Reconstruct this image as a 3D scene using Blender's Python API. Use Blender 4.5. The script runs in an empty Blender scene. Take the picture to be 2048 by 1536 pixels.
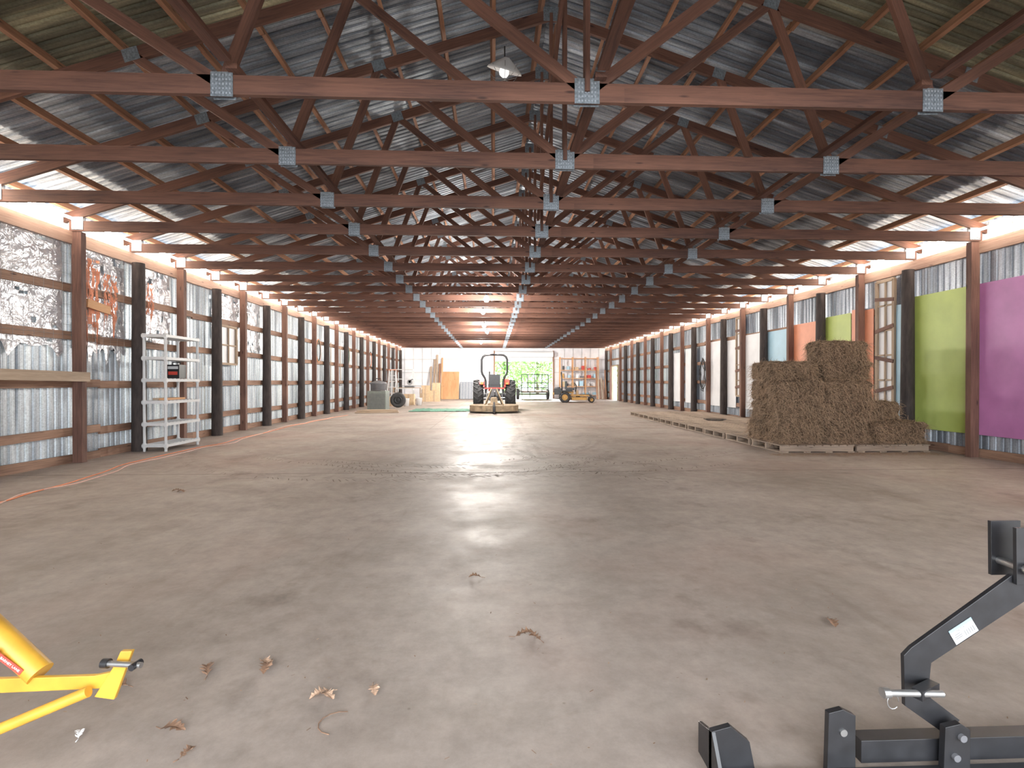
import bpy, math, random
from mathutils import Vector, Matrix, noise
random.seed(7)
S=bpy.context.scene
R=random.uniform
# ------------------------------------------------------------------ materials
def newmat(name):
    m=bpy.data.materials.new(name); m.use_nodes=True
    nt=m.node_tree; b=nt.nodes['Principled BSDF']
    return m,nt,b
def simple(name,col,rough=.6,metal=0.,var=.12,scale=12.,bump=0.,emit=None,es=0.,coord='Object',stretch=(1,1,1)):
    m,nt,b=newmat(name)
    N=nt.nodes.new; L=nt.links.new
    tc=N('ShaderNodeTexCoord'); mp=N('ShaderNodeMapping'); mp.inputs['Scale'].default_value=stretch
    L(tc.outputs[coord],mp.inputs[0])
    nz=N('ShaderNodeTexNoise'); nz.inputs['Scale'].default_value=scale; nz.inputs['Detail'].default_value=5
    L(mp.outputs[0],nz.inputs['Vector'])
    r=N('ShaderNodeValToRGB'); e=r.color_ramp.elements
    e[0].position=.3; e[1].position=.7
    e[0].color=tuple(max(0,c*(1-var)) for c in col)+(1,)
    e[1].color=tuple(min(1,c*(1+var)) for c in col)+(1,)
    L(nz.outputs['Fac'],r.inputs[0]); L(r.outputs[0],b.inputs['Base Color'])
    b.inputs['Roughness'].default_value=rough; b.inputs['Metallic'].default_value=metal
    if bump:
        bp=N('ShaderNodeBump'); bp.inputs['Strength'].default_value=bump; bp.inputs['Distance'].default_value=.01
        L(nz.outputs['Fac'],bp.inputs['Height']); L(bp.outputs[0],b.inputs['Normal'])
    if emit:
        b.inputs['Emission Color'].default_value=tuple(emit)+(1,); b.inputs['Emission Strength'].default_value=es
    return m
def woodmat(name,dark,light,rough=.75):
    m,nt,b=newmat(name); N=nt.nodes.new; L=nt.links.new
    uv=N('ShaderNodeUVMap'); mp=N('ShaderNodeMapping'); mp.inputs['Scale'].default_value=(1.2,22,1)
    L(uv.outputs[0],mp.inputs[0])
    oi=N('ShaderNodeObjectInfo'); ad=N('ShaderNodeVectorMath'); ad.operation='ADD'
    ml=N('ShaderNodeMath'); ml.operation='MULTIPLY'; ml.inputs[1].default_value=37
    L(oi.outputs['Random'],ml.inputs[0]); L(mp.outputs[0],ad.inputs[0]); L(ml.outputs[0],ad.inputs[1])
    nz=N('ShaderNodeTexNoise'); nz.inputs['Scale'].default_value=2.2; nz.inputs['Detail'].default_value=7; nz.inputs['Roughness'].default_value=.65
    nz.inputs['Distortion'].default_value=.6
    L(ad.outputs[0],nz.inputs['Vector'])
    mp2=N('ShaderNodeMapping'); mp2.inputs['Scale'].default_value=(1,3,1); L(uv.outputs[0],mp2.inputs[0])
    n2=N('ShaderNodeTexNoise'); n2.inputs['Scale'].default_value=.8; L(mp2.outputs[0],n2.inputs['Vector'])
    mx=N('ShaderNodeMath'); mx.operation='ADD'; mm=N('ShaderNodeMath'); mm.operation='MULTIPLY'; mm.inputs[1].default_value=.5
    L(nz.outputs['Fac'],mx.inputs[0]); L(n2.outputs['Fac'],mx.inputs[1]); L(mx.outputs[0],mm.inputs[0])
    r=N('ShaderNodeValToRGB'); e=r.color_ramp.elements
    e[0].position=.36; e[1].position=.66; e[0].color=dark+(1,); e[1].color=light+(1,)
    L(mm.outputs[0],r.inputs[0])
    vo=N('ShaderNodeTexVoronoi'); mp3=N('ShaderNodeMapping'); mp3.inputs['Scale'].default_value=(2.2,9,1); L(uv.outputs[0],mp3.inputs[0])
    L(mp3.outputs[0],vo.inputs['Vector']); vo.inputs['Scale'].default_value=1
    kr=N('ShaderNodeValToRGB'); kr.color_ramp.elements[0].position=.05; kr.color_ramp.elements[0].color=(.25,.2,.2,1)
    kr.color_ramp.elements[1].position=.13; kr.color_ramp.elements[1].color=(1,1,1,1); L(vo.outputs['Distance'],kr.inputs[0])
    mc=N('ShaderNodeMix'); mc.data_type='RGBA'; mc.blend_type='MULTIPLY'; mc.inputs[0].default_value=1
    L(r.outputs[0],mc.inputs[6]); L(kr.outputs[0],mc.inputs[7]); L(mc.outputs[2],b.inputs['Base Color'])
    b.inputs['Roughness'].default_value=rough
    bp=N('ShaderNodeBump'); bp.inputs['Strength'].default_value=.3; bp.inputs['Distance'].default_value=.005
    L(nz.outputs['Fac'],bp.inputs['Height']); L(bp.outputs[0],b.inputs['Normal'])
    return m
def metalsheet(name,cols,stripes,metal=.45,rough=.42,nearcol=None):
    m,nt,b=newmat(name); N=nt.nodes.new; L=nt.links.new
    tc=N('ShaderNodeTexCoord'); mp=N('ShaderNodeMapping'); mp.inputs['Scale'].default_value=stripes
    L(tc.outputs['Object'],mp.inputs[0])
    nz=N('ShaderNodeTexNoise'); nz.inputs['Scale'].default_value=1; nz.inputs['Detail'].default_value=4; nz.inputs['Roughness'].default_value=.7
    L(mp.outputs[0],nz.inputs['Vector'])
    r=N('ShaderNodeValToRGB'); e=r.color_ramp.elements
    pos=[.3,.44,.54,.68]
    e[0].position=pos[0]; e[1].position=pos[3]
    e[0].color=cols[0]+(1,); e[1].color=cols[3]+(1,)
    a=e.new(pos[1]); a.color=cols[1]+(1,); a=e.new(pos[2]); a.color=cols[2]+(1,)
    L(nz.outputs['Fac'],r.inputs[0])
    sp=N('ShaderNodeTexVoronoi'); sp.inputs['Scale'].default_value=60; L(tc.outputs['Object'],sp.inputs['Vector'])
    sr=N('ShaderNodeValToRGB'); sr.color_ramp.elements[0].color=(.8,.8,.8,1); sr.color_ramp.elements[1].color=(1.15,1.15,1.15,1)
    L(sp.outputs['Color'],sr.inputs[0])
    mc=N('ShaderNodeMix'); mc.data_type='RGBA'; mc.blend_type='MULTIPLY'; mc.inputs[0].default_value=1
    L(r.outputs[0],mc.inputs[6]); L(sr.outputs[0],mc.inputs[7])
    out=mc.outputs[2]
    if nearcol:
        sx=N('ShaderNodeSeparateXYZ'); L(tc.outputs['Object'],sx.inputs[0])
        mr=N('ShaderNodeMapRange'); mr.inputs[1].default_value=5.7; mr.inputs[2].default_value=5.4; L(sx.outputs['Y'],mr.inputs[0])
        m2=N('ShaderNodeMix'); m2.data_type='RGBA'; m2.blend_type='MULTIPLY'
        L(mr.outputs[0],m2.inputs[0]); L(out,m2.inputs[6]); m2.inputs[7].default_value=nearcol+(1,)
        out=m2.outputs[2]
    L(out,b.inputs['Base Color'])
    b.inputs['Metallic'].default_value=metal; b.inputs['Roughness'].default_value=rough
    bp=N('ShaderNodeBump'); bp.inputs['Strength'].default_value=.15; bp.inputs['Distance'].default_value=.01
    L(nz.outputs['Fac'],bp.inputs['Height']); L(bp.outputs[0],b.inputs['Normal'])
    return m
def mixf(nt,sock,k):
    x=nt.nodes.new('ShaderNodeMath'); x.operation='MULTIPLY'; x.inputs[1].default_value=k
    nt.links.new(sock,x.inputs[0]); return x.outputs[0]
def floormat():
    m,nt,b=newmat('concrete_floor_mat'); N=nt.nodes.new; L=nt.links.new
    tc=N('ShaderNodeTexCoord')
    def noi(s,d=5,st=(1,1,1),rg=.6,dist=0):
        mp=N('ShaderNodeMapping'); mp.inputs['Scale'].default_value=st; L(tc.outputs['Object'],mp.inputs[0])
        n=N('ShaderNodeTexNoise'); n.inputs['Scale'].default_value=s; n.inputs['Detail'].default_value=d; n.inputs['Roughness'].default_value=rg; n.inputs['Distortion'].default_value=dist
        L(mp.outputs[0],n.inputs['Vector']); return n
    def ramp(n,p0,c0,p1,c1):
        r=N('ShaderNodeValToRGB'); e=r.color_ramp.elements; e[0].position=p0; e[1].position=p1; e[0].color=c0; e[1].color=c1
        L(n,r.inputs[0]); return r
    def mix(t,f,a,bb):
        x=N('ShaderNodeMix'); x.data_type='RGBA'; x.blend_type=t
        if isinstance(f,float): x.inputs[0].default_value=f
        else: L(f,x.inputs[0])
        L(a,x.inputs[6])
        if isinstance(bb,tuple): x.inputs[7].default_value=bb
        else: L(bb,x.inputs[7])
        return x.outputs[2]
    n1=noi(.6,7,rg=.68); base=ramp(n1.outputs['Fac'],.3,(.225,.180,.150,1),.7,(.39,.330,.290,1)).outputs[0]
    n2=noi(7,9,rg=.78); f=ramp(n2.outputs['Fac'],.3,(.74,.74,.74,1),.7,(1.18,1.18,1.18,1)).outputs[0]
    c=mix('MULTIPLY',1.0,base,f)
    n3=noi(.33,4); rd=ramp(n3.outputs['Fac'],.5,(0,0,0,1),.72,(1,1,1,1)).outputs[0]
    c=mix('MIX',mixf(nt,rd,.5),c,(.36,.22,.175,1))
    n4=noi(1.3,5,rg=.7); st=ramp(n4.outputs['Fac'],.57,(0,0,0,1),.73,(1,1,1,1)).outputs[0]
    c=mix('MULTIPLY',mixf(nt,st,.85),c,(.50,.47,.44,1))
    n6=noi(.5,6,rg=.72,dist=1.8); s2=ramp(n6.outputs['Fac'],.53,(0,0,0,1),.62,(1,1,1,1)).outputs[0]
    c=mix('MULTIPLY',mixf(nt,s2,.45),c,(.68,.64,.60,1))
    n7=noi(3,3,st=(1,.12,1),dist=1.2); s3=ramp(n7.outputs['Fac'],.62,(0,0,0,1),.70,(1,1,1,1)).outputs[0]
    c=mix('MULTIPLY',mixf(nt,s3,.3),c,(.7,.66,.62,1))
    v=N('ShaderNodeTexVoronoi'); v.inputs['Scale'].default_value=5; L(tc.outputs['Object'],v.inputs['Vector'])
    vs=ramp(v.outputs['Distance'],.015,(.5,.45,.4,1),.04,(1,1,1,1)).outputs[0]
    c=mix('MULTIPLY',.6,c,vs)
    L(c,b.inputs['Base Color'])
    n5=noi(1.1,7,rg=.7); rr=ramp(n5.outputs['Fac'],.3,(.46,.46,.46,1),.7,(.72,.72,.72,1)).outputs[0]
    L(rr,b.inputs['Roughness']); b.inputs['Specular IOR Level'].default_value=.5
    bp=N('ShaderNodeBump'); bp.inputs['Strength'].default_value=.2; bp.inputs['Distance'].default_value=.01
    L(n2.outputs['Fac'],bp.inputs['Height']); L(bp.outputs[0],b.inputs['Normal'])
    return m

M={}
M['truss']=woodmat('truss_wood',(.045,.017,.012),(.165,.070,.044))
M['purlin']=woodmat('purlin_wood',(.15,.062,.033),(.43,.22,.125))
M['post']=woodmat('post_wood',(.075,.032,.024),(.23,.115,.08))
M['plateb']=woodmat('eave_plate_wood',(.20,.11,.08),(.45,.30,.23))
M['girt']=woodmat('girt_wood',(.14,.07,.045),(.40,.235,.155))
M['pole']=simple('creosote_pole',(.036,.026,.024),.8,0,.45,8,.4,stretch=(3,3,.6))
M['pale']=woodmat('pale_wood',(.26,.18,.12),(.50,.38,.27))
M['orangewood']=woodmat('plywood_orange',(.50,.24,.10),(.72,.40,.20))
M['palletw']=woodmat('pallet_wood',(.16,.115,.085),(.42,.32,.24))
M['plate']=simple('galvanised_plate',(.19,.22,.25),.5,.5,.35,60,.3)
M['roof']=metalsheet('roof_sheet',((.062,.072,.090),(.115,.132,.160),(.21,.24,.28),(.50,.56,.63)),(.25,3.6,.25),.25,.5,nearcol=(1.0,.82,.46))  # olive tint on the near sheets is a reflection painted into the colour
M['wallL']=metalsheet('wall_sheet_left',((.22,.25,.29),(.46,.51,.56),(.70,.77,.82),(.93,.99,1.0)),(5,4.5,.22),.15,.4)  # white to grey vertical streaks: reflected light and leaks painted into the sheet colour
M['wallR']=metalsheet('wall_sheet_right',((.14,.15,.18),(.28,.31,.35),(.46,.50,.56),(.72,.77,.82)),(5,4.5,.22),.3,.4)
M['white']=simple('white_insulation',(.82,.82,.86),.6,0,.08,3,.2)
M['floor']=floormat()
M['joint']=simple('joint_dark',(.12,.09,.075),.9)
def foil():
    m,nt,b=newmat('foil_sheet'); N=nt.nodes.new; L=nt.links.new
    tc=N('ShaderNodeTexCoord')
    n=N('ShaderNodeTexNoise'); n.inputs['Scale'].default_value=3.2; n.inputs['Detail'].default_value=5; n.inputs['Distortion'].default_value=1.2
    L(tc.outputs['Object'],n.inputs['Vector'])
    v=N('ShaderNodeTexVoronoi'); v.feature='F1'; v.inputs['Scale'].default_value=9
    mxv=N('ShaderNodeVectorMath'); mxv.operation='MULTIPLY_ADD'; mxv.inputs[1].default_value=(.5,.5,.5); L(n.outputs['Color'],mxv.inputs[0]); L(tc.outputs['Object'],mxv.inputs[2])
    L(mxv.outputs[0],v.inputs['Vector'])
    r=N('ShaderNodeValToRGB'); r.color_ramp.elements[0].position=.3; r.color_ramp.elements[1].position=.62
    r.color_ramp.elements[0].color=(.50,.51,.55,1); r.color_ramp.elements[1].color=(.82,.83,.87,1)
    L(n.outputs['Fac'],r.inputs[0]); L(r.outputs[0],b.inputs['Base Color'])
    b.inputs['Metallic'].default_value=.45; b.inputs['Roughness'].default_value=.25
    bp=N('ShaderNodeBump'); bp.inputs['Strength'].default_value=.55; bp.inputs['Distance'].default_value=.025
    L(v.outputs['Distance'],bp.inputs['Height']); L(bp.outputs[0],b.inputs['Normal']); return m
M['foil']=foil()
M['wire']=simple('wire_dark',(.25,.25,.25),.5,.5)
M['salmon']=simple('torn_paper_salmon',(.62,.22,.12),.8,0,.4,5)
M['pink']=simple('panel_magenta',(.46,.17,.39),.5,0,.12,3)
M['lime']=simple('panel_lime',(.42,.52,.12),.5,0,.08,3)
M['blue']=simple('panel_light_blue',(.36,.58,.72),.5,0,.06,3)
M['orange']=simple('panel_orange',(.76,.28,.15),.5,0,.1,3)
M['wpanel']=simple('panel_white',(.74,.74,.76),.5,0,.06,3)
M['led']=simple('led_strip',(1,1,1),.5,emit=(1,.83,.66),es=70)
M['bulb']=simple('bulb_glow',(1,1,1),.5,emit=(.95,.98,1),es=150)
M['bulboff']=simple('bulb_glass',(.9,.9,.9),.2,emit=(1,1,1),es=.8)
M['plastic']=simple('grey_white_plastic',(.60,.61,.62),.45,0,.05)
M['black']=simple('black_paint',(.014,.014,.016),.35,0,.3,20)
M['rubber']=simple('rubber',(.03,.03,.032),.75,0,.3,14)
M['red']=simple('tractor_red',(.50,.05,.035),.4)
M['grey']=simple('dark_grey',(.12,.12,.13),.5)
M['rust']=simple('dirty_tan_steel',(.26,.19,.12),.8,0,.45,6,.2)
M['yellow']=simple('yellow_paint',(.58,.30,.03),.42,0,.25,7)
M['mower']=simple('mower_yellow',(.50,.27,.06),.45,0,.2)
M['steel']=simple('zinc_steel',(.42,.42,.42),.35,.9)
M['label']=simple('label_white',(.80,.81,.82),.5,0,.02)
M['rimg']=simple('rim_silver',(.40,.40,.41),.5,.2,.1)
M['lblue']=simple('label_blue',(.25,.5,.65),.5,0,.02)
M['decal']=simple('decal_red',(.6,.06,.04),.4,0,.03)
M['cordo']=simple('cord_orange',(.75,.22,.08),.5)
M['cordp']=simple('cord_peach',(.66,.42,.34),.5)
M['green']=simple('green_netting',(.06,.18,.12),.8,0,.5,25)
M['ac']=simple('ac_greygreen',(.16,.18,.16),.55)
M['card']=simple('cardboard',(.50,.36,.22),.8)
M['leaf']=simple('dry_leaf',(.20,.11,.065),.8,0,.5,30)
M['leaf2']=simple('dry_leaf_pale',(.42,.27,.18),.8,0,.4,30)
M['grey2']=simple('grey_panel',(.30,.33,.38),.6)
M['dirt']=simple('dirt_marks',(.18,.14,.115),.9,0,.2,9)
M['grass']=simple('grass',(.42,.55,.26),.9,0,.3,3)
M['foliage']=simple('foliage',(.24,.46,.14),.7,0,.4,4)
M['foliage2']=simple('foliage_light',(.50,.74,.32),.7,0,.3,4)
M['bark']=simple('bark',(.12,.09,.07),.9,0,.3,6)
M['gravel']=simple('gravel',(.72,.68,.62),.9,0,.15,20)
def hay():
    m,nt,b=newmat('hay'); N=nt.nodes.new; L=nt.links.new
    tc=N('ShaderNodeTexCoord'); mp=N('ShaderNodeMapping'); mp.inputs['Scale'].default_value=(16,16,60); L(tc.outputs['Object'],mp.inputs[0])
    n=N('ShaderNodeTexNoise'); n.inputs['Scale'].default_value=1; n.inputs['Detail'].default_value=8; n.inputs['Distortion'].default_value=3.5; n.inputs['Roughness'].default_value=.7
    L(mp.outputs[0],n.inputs['Vector'])
    r=N('ShaderNodeValToRGB'); e=r.color_ramp.elements; e[0].position=.36; e[1].position=.66
    e[0].color=(.045,.028,.018,1); e[1].color=(.33,.225,.145,1); L(n.outputs['Fac'],r.inputs[0]); L(r.outputs[0],b.inputs['Base Color'])
    b.inputs['Roughness'].default_value=.95; b.inputs['Specular IOR Level'].default_value=.2
    bp=N('ShaderNodeBump'); bp.inputs['Strength'].default_value=1; bp.inputs['Distance'].default_value=.04
    L(n.outputs['Fac'],bp.inputs['Height']); L(bp.outputs[0],b.inputs['Normal']); return m
M['hay']=hay(); M['straw']=simple('straw',(.32,.21,.13),.8,0,.5,30)
# ------------------------------------------------------------------ mesh builder
class MB:
    def __init__(s): s.v=[];s.f=[];s.m=[];s.sm=[];s.uv=[];s.mats=[]
    def mi(s,k):
        if k not in s.mats: s.mats.append(k)
        return s.mats.index(k)
    def face(s,ids,k,uv=None,sm=False):
        s.f.append(ids); s.m.append(s.mi(k)); s.sm.append(sm)
        s.uv.append(uv or [(s.v[i][0]+s.v[i][1],s.v[i][2]) for i in ids])
    def beam(s,p1,p2,w,h,k,up=(0,0,1)):
        p1=Vector(p1);p2=Vector(p2);d=p2-p1;Ln=d.length;d.normalize();up=Vector(up)
        if abs(d.dot(up))>.98: up=Vector((0,1,0)) if abs(d.y)<.9 else Vector((1,0,0))
        sd=d.cross(up).normalized();u=sd.cross(d)
        o=R(0,50);o2=R(0,50);b=len(s.v);uvv=[]
        for t in(0,1):
            for a,c in((-1,-1),(1,-1),(1,1),(-1,1)):
                s.v.append(tuple((p1 if t==0 else p2)+sd*(a*w/2)+u*(c*h/2))); uvv.append((t*Ln+o,a*w/2+c*h/2+o2))
        for q in((0,3,2,1),(4,5,6,7),(0,1,5,4),(1,2,6,5),(2,3,7,6),(3,0,4,7)):
            s.face([b+i for i in q],k,[uvv[i] for i in q])
    def box(s,c,sz,k,rz=0.,rx=0.):
        c=Vector(c);o=R(0,50);o2=R(0,50);b=len(s.v)
        Mx=Matrix.Rotation(rz,3,'Z')@Matrix.Rotation(rx,3,'X')
        ax=max(range(3),key=lambda i:sz[i]);ot=[i for i in range(3) if i!=ax];uvv=[]
        for z in(-1,1):
            for x,y in((-1,-1),(1,-1),(1,1),(-1,1)):
                l=Vector((x*sz[0]/2,y*sz[1]/2,z*sz[2]/2)); s.v.append(tuple(c+Mx@l)); uvv.append((l[ax]+o,l[ot[0]]+l[ot[1]]+o2))
        for q in((0,3,2,1),(4,5,6,7),(0,1,5,4),(1,2,6,5),(2,3,7,6),(3,0,4,7)):
            s.face([b+i for i in q],k,[uvv[i] for i in q])
    def cyl(s,p1,p2,r1,k,r2=None,n=16,caps=True):
        p1=Vector(p1);p2=Vector(p2);r2=r1 if r2 is None else r2;d=(p2-p1).normalized()
        a=Vector((0,0,1)) if abs(d.z)<.9 else Vector((1,0,0)); x=d.cross(a).normalized();y=d.cross(x)
        b=len(s.v)
        for p,r in((p1,r1),(p2,r2)):
            for i in range(n):
                t=2*math.pi*i/n; s.v.append(tuple(p+x*math.cos(t)*r+y*math.sin(t)*r))
        for i in range(n):
            j=(i+1)%n; s.face([b+i,b+n+i,b+n+j,b+j],k,sm=True)
        if caps:
            c=len(s.v); s.v+=s.v[b:b+2*n]
            s.face([c+i for i in range(n)],k); s.face([c+n+i for i in reversed(range(n))],k)
    def tube(s,pts,r,k,n=8,closed=False):
        pts=[Vector(p) for p in pts];b=len(s.v);N=len(pts);px=None
        for i,p in enumerate(pts):
            if closed: d=pts[(i+1)%N]-pts[i-1]
            else: d=pts[min(i+1,N-1)]-pts[max(i-1,0)]
            d.normalize()
            if px is None:
                a=Vector((0,0,1)) if abs(d.z)<.9 else Vector((1,0,0)); px=d.cross(a).normalized()
            else: px=(px-d*px.dot(d)).normalized()
            y=d.cross(px)
            for j in range(n):
                t=2*math.pi*j/n; s.v.append(tuple(p+px*math.cos(t)*r+y*math.sin(t)*r))
        for i in range(N if closed else N-1):
            i2=(i+1)%N
            for j in range(n):
                j2=(j+1)%n; s.face([b+i*n+j,b+i*n+j2,b+i2*n+j2,b+i2*n+j],k,sm=True)
        if not closed:
            s.face([b+j for j in reversed(range(n))],k); s.face([b+(N-1)*n+j for j in range(n)],k)
    def lathe(s,c,axis,prof,k,n=28,sm=True):
        c=Vector(c);d=Vector(axis).normalized();a=Vector((0,0,1)) if abs(d.z)<.9 else Vector((1,0,0));x=d.cross(a).normalized();y=d.cross(x);b=len(s.v);m=len(prof)
        for i in range(n):
            t=2*math.pi*i/n
            for r,h in prof: s.v.append(tuple(c+d*h+(x*math.cos(t)+y*math.sin(t))*r))
        for i in range(n):
            j=(i+1)%n
            for q in range(m-1): s.face([b+i*m+q,b+j*m+q,b+j*m+q+1,b+i*m+q+1],k,sm=sm)
    def prism(s,pts,off,k):
        b=len(s.v);n=len(pts);off=Vector(off)
        for p in pts: s.v.append(tuple(p))
        for p in pts: s.v.append(tuple(Vector(p)+off))
        s.face([b+i for i in range(n)],k); s.face([b+n+i for i in reversed(range(n))],k)
        for i in range(n):
            j=(i+1)%n; s.face([b+i,b+n+i,b+n+j,b+j],k)
    def wheel(s,c,r,w,k='rubber',rim='grey',axis=(1,0,0),lugs=0,rr=.55):
        h=w/2
        s.lathe(c,axis,[(r*rr,-h*.8),(r*.8,-h),(r*.95,-h*.85),(r,-h*.4),(r,h*.4),(r*.95,h*.85),(r*.8,h),(r*rr,h*.8)],k)
        s.lathe(c,axis,[(0,-h*.3),(r*.2,-h*.35),(r*.35,-h*.15),(r*rr,-h*.8),(r*rr,h*.8),(r*.35,h*.15),(r*.2,h*.35),(0,h*.3)],rim)
        ax=Vector(axis).normalized()
        for i in range(lugs):
            for sg in(-1,1):
                t=2*math.pi*(i+(.5 if sg>0 else 0))/lugs
                def P(t,hh,rad):
                    a=Vector((0,0,1));x=ax.cross(a).normalized();y=ax.cross(x)
                    return Vector(c)+ax*hh+(x*math.cos(t)+y*math.sin(t))*rad
                s.beam(P(t,sg*h*.95,r*.97),P(t+.25,sg*h*.05,r*1.02),.045,.05,k,up=P(t,0,1)-Vector(c))
    def obj(s,name,loc=(0,0,0),rz=0.,parent=None,bevel=0.):
        me=bpy.data.meshes.new(name); me.from_pydata(s.v,[],s.f)
        for k in s.mats: me.materials.append(M[k])
        me.polygons.foreach_set('material_index',s.m); me.polygons.foreach_set('use_smooth',s.sm)
        ul=me.uv_layers.new(name='UVMap'); fl=[c for f in s.uv for p in f for c in p]; ul.data.foreach_set('uv',fl)
        me.update(); o=bpy.data.objects.new(name,me); S.collection.objects.link(o); o.location=loc; o.rotation_euler=(0,0,rz)
        if parent: o.parent=parent
        if bevel:
            bv=o.modifiers.new('bevel','BEVEL'); bv.width=bevel; bv.segments=2; bv.limit_method='ANGLE'
        return o
def inst(o,name,loc,rz=0.,sc=(1,1,1)):
    n=bpy.data.objects.new(name,o.data); S.collection.objects.link(n); n.location=loc; n.rotation_euler=(0,0,rz); n.scale=sc; return n
# ------------------------------------------------------------------ dimensions
XL,XR=-6.30,7.80; XC=.75; CH=3.52; SP=1.222; Y0=3.96; YB=34.0; YF=-1.6; SL=.325
EZ=CH+.13
def roofz(x,extra=0): return EZ+.06+(XR-XC-abs(x-XC))*SL+extra
b=MB(); b.box(((XL+XR)/2,(YB+YF)/2,-.1),(XR-XL+.6,YB-YF+.4,.2),'floor'); b.obj('floor')
b=MB()
for y in(6.62,12.7,18.8,24.9,30.9): b.box(((XL+XR)/2,y,.0006),(XR-XL,.010,.0012),'joint')
for x in(-1.6,3.1):
    b.box((x,(8+YB)/2+2,.0006),(.007,YB-13,.0012),'joint')
b.obj('floor_control_joint')
def corr(P0,along,upv,depthv,length,height,pitch,dep,k,name,holes=()):
    P0=Vector(P0);A=Vector(along);U=Vector(upv);D=Vector(depthv);b=MB()
    prof=[(0,0),(.42,0),(.50,1),(.72,1),(.80,0),(.94,0),(.97,.35),(1,0)]
    xs=[]
    n=int(length/pitch)
    for i in range(n):
        for t,dd in prof[:-1]: xs.append(((i+t)*pitch,dd*dep))
    xs.append((length,0))
    for i in range(len(xs)-1):
        a0,d0=xs[i];a1,d1=xs[i+1]
        zs=[(0,height)]
        for h0,h1,z0,z1 in holes:
            if a0>=h0-1e-6 and a1<=h1+pitch: zs=[(0,z0)]*(z0>0)+[(z1,height)]
        for z0,z1 in zs:
            q=len(b.v)
            for a,d,z in((a0,d0,z0),(a1,d1,z0),(a1,d1,z1),(a0,d0,z1)): b.v.append(tuple(P0+A*a+D*d+U*z))
            b.face([q,q+1,q+2,q+3],k)
    return b.obj(name)
LY=YB-YF
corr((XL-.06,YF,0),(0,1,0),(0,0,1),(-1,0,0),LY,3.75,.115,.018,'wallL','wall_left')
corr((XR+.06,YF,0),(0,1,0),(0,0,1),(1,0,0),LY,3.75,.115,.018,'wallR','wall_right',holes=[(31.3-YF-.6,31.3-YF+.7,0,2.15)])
hw=XR-XC+.5; sl=math.hypot(1,SL)
purz=.02+.16+.05
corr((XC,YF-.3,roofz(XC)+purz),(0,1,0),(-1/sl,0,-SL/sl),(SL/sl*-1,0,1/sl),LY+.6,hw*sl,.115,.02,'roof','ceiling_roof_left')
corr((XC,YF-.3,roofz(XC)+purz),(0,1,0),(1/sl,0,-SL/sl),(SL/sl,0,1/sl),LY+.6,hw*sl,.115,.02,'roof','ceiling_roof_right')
b=MB()
for sg in(-1,1):
    b.beam((XC+sg*.13,YF-.3,roofz(XC)+purz-.005),(XC+sg*.13,YB+.3,roofz(XC)+purz-.005),.3,.006,'plate',up=(sg*SL,0,1))
b.obj('ridge_cap')
b=MB()
npur=12
for sg in(-1,1):
    for i in range(npur):
        dx=.12+i*(XR-XC-.1)/(npur-1); x=XC+sg*dx; z=roofz(x)+.11
        y=YF-.2
        while y<YB:
            y2=min(y+SP*3,YB+.2); b.beam((x+R(-.01,.01),y,z),(x+R(-.01,.01),y2,z),.045,.10,'purlin',up=(sg*SL,0,1)); y=y2
b.obj('roof_purlin')
def truss():
    b=MB(); hw=XR-XC-.02; t=.04; w=.15
    def top(x): return CH+.14+(hw-abs(x))*SL
    def bc(x1,x2): b.beam((x1,0,CH),(x2,0,CH),t,w,'truss')
    bc(-hw,.3);bc(.3,hw)
    b.beam((-hw-.4,0,top(-hw)-.4*SL+.0),(0,0,top(0)),t,.13,'truss'); b.beam((hw+.4,0,top(hw)-.4*SL),(0,0,top(0)),t,.13,'truss')
    for sg in(-1,1):
        b.beam((sg*2.85,0,CH),(sg*4.4,0,top(4.4)),t,.09,'truss'); b.beam((sg*2.85,0,CH),(sg*2.2,0,top(2.2)),t,.09,'truss')
        b.beam((0,0,CH),(sg*2.2,0,top(2.2)),t,.09,'truss')
        for x,z,r in((2.85,CH,0),(4.4,top(4.4),1),(2.2,top(2.2),1),(hw-.12,CH+.04,0)):
            for sy in(-1,1):
                v=Vector((1,0,-SL*sg)).normalized() if r else Vector((1,0,0))
                p=Vector((sg*x,sy*(t/2+.004),z)); ww=.17 if not r else .16
                b.beam(p-v*ww/2,p+v*ww/2,.004,.13 if r else .19,'plate')
    b.beam((0,0,CH),(0,0,top(0)),t,.09,'truss')
    for sy in(-1,1):
        b.beam((-.10,sy*(t/2+.004),CH+.01),(.10,sy*(t/2+.004),CH+.01),.004,.20,'plate')
        b.beam((-.1,sy*(t/2+.004),top(0)),(.1,sy*(t/2+.004),top(0)),.004,.18,'plate')
        for px in(-2.85,0,2.85):
            for ix in range(6):
                for iz in range(5):
                    b.box((px-.065+ix*.026,sy*(t/2+.008),CH-.07+iz*.035),(.010,.005,.014),'grey2')
    return b.obj('roof_truss',(XC,Y0,0))
T0=truss()
ys=[Y0+SP*n for n in range(-4,25)]
for y in ys:
    if abs(y-Y0)>.01: inst(T0,'roof_truss',(XC,y,0),0,(1,1,1))
b=MB()
for x,z in((XC+2.75,CH+.11),(XC-2.75,CH+.11),(XC+.1,CH+.11)):
    y=-1
    while y<YB-1: b.beam((x,y,z),(x,min(y+4.8,YB-.2),z),.09,.04,'truss'); y+=4.88
zt=CH+.13+(7.03)*SL-.30
for k in range(6):
    y=Y0+SP*4*k; s_=1 if k%2 else -1
    b.beam((XC+.06*s_,y,zt-.1),(XC+.06*s_,y+SP*3,CH+.2),.04,.09,'truss')
b.obj('truss_lateral_brace')
b=MB()
for x in(XL+.03,XR-.03):
    y=YF
    while y<YB: b.beam((x,y,CH-.17),(x,min(y+3.66,YB),CH-.17),.045,.19,'plateb'); y+=3.66
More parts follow.
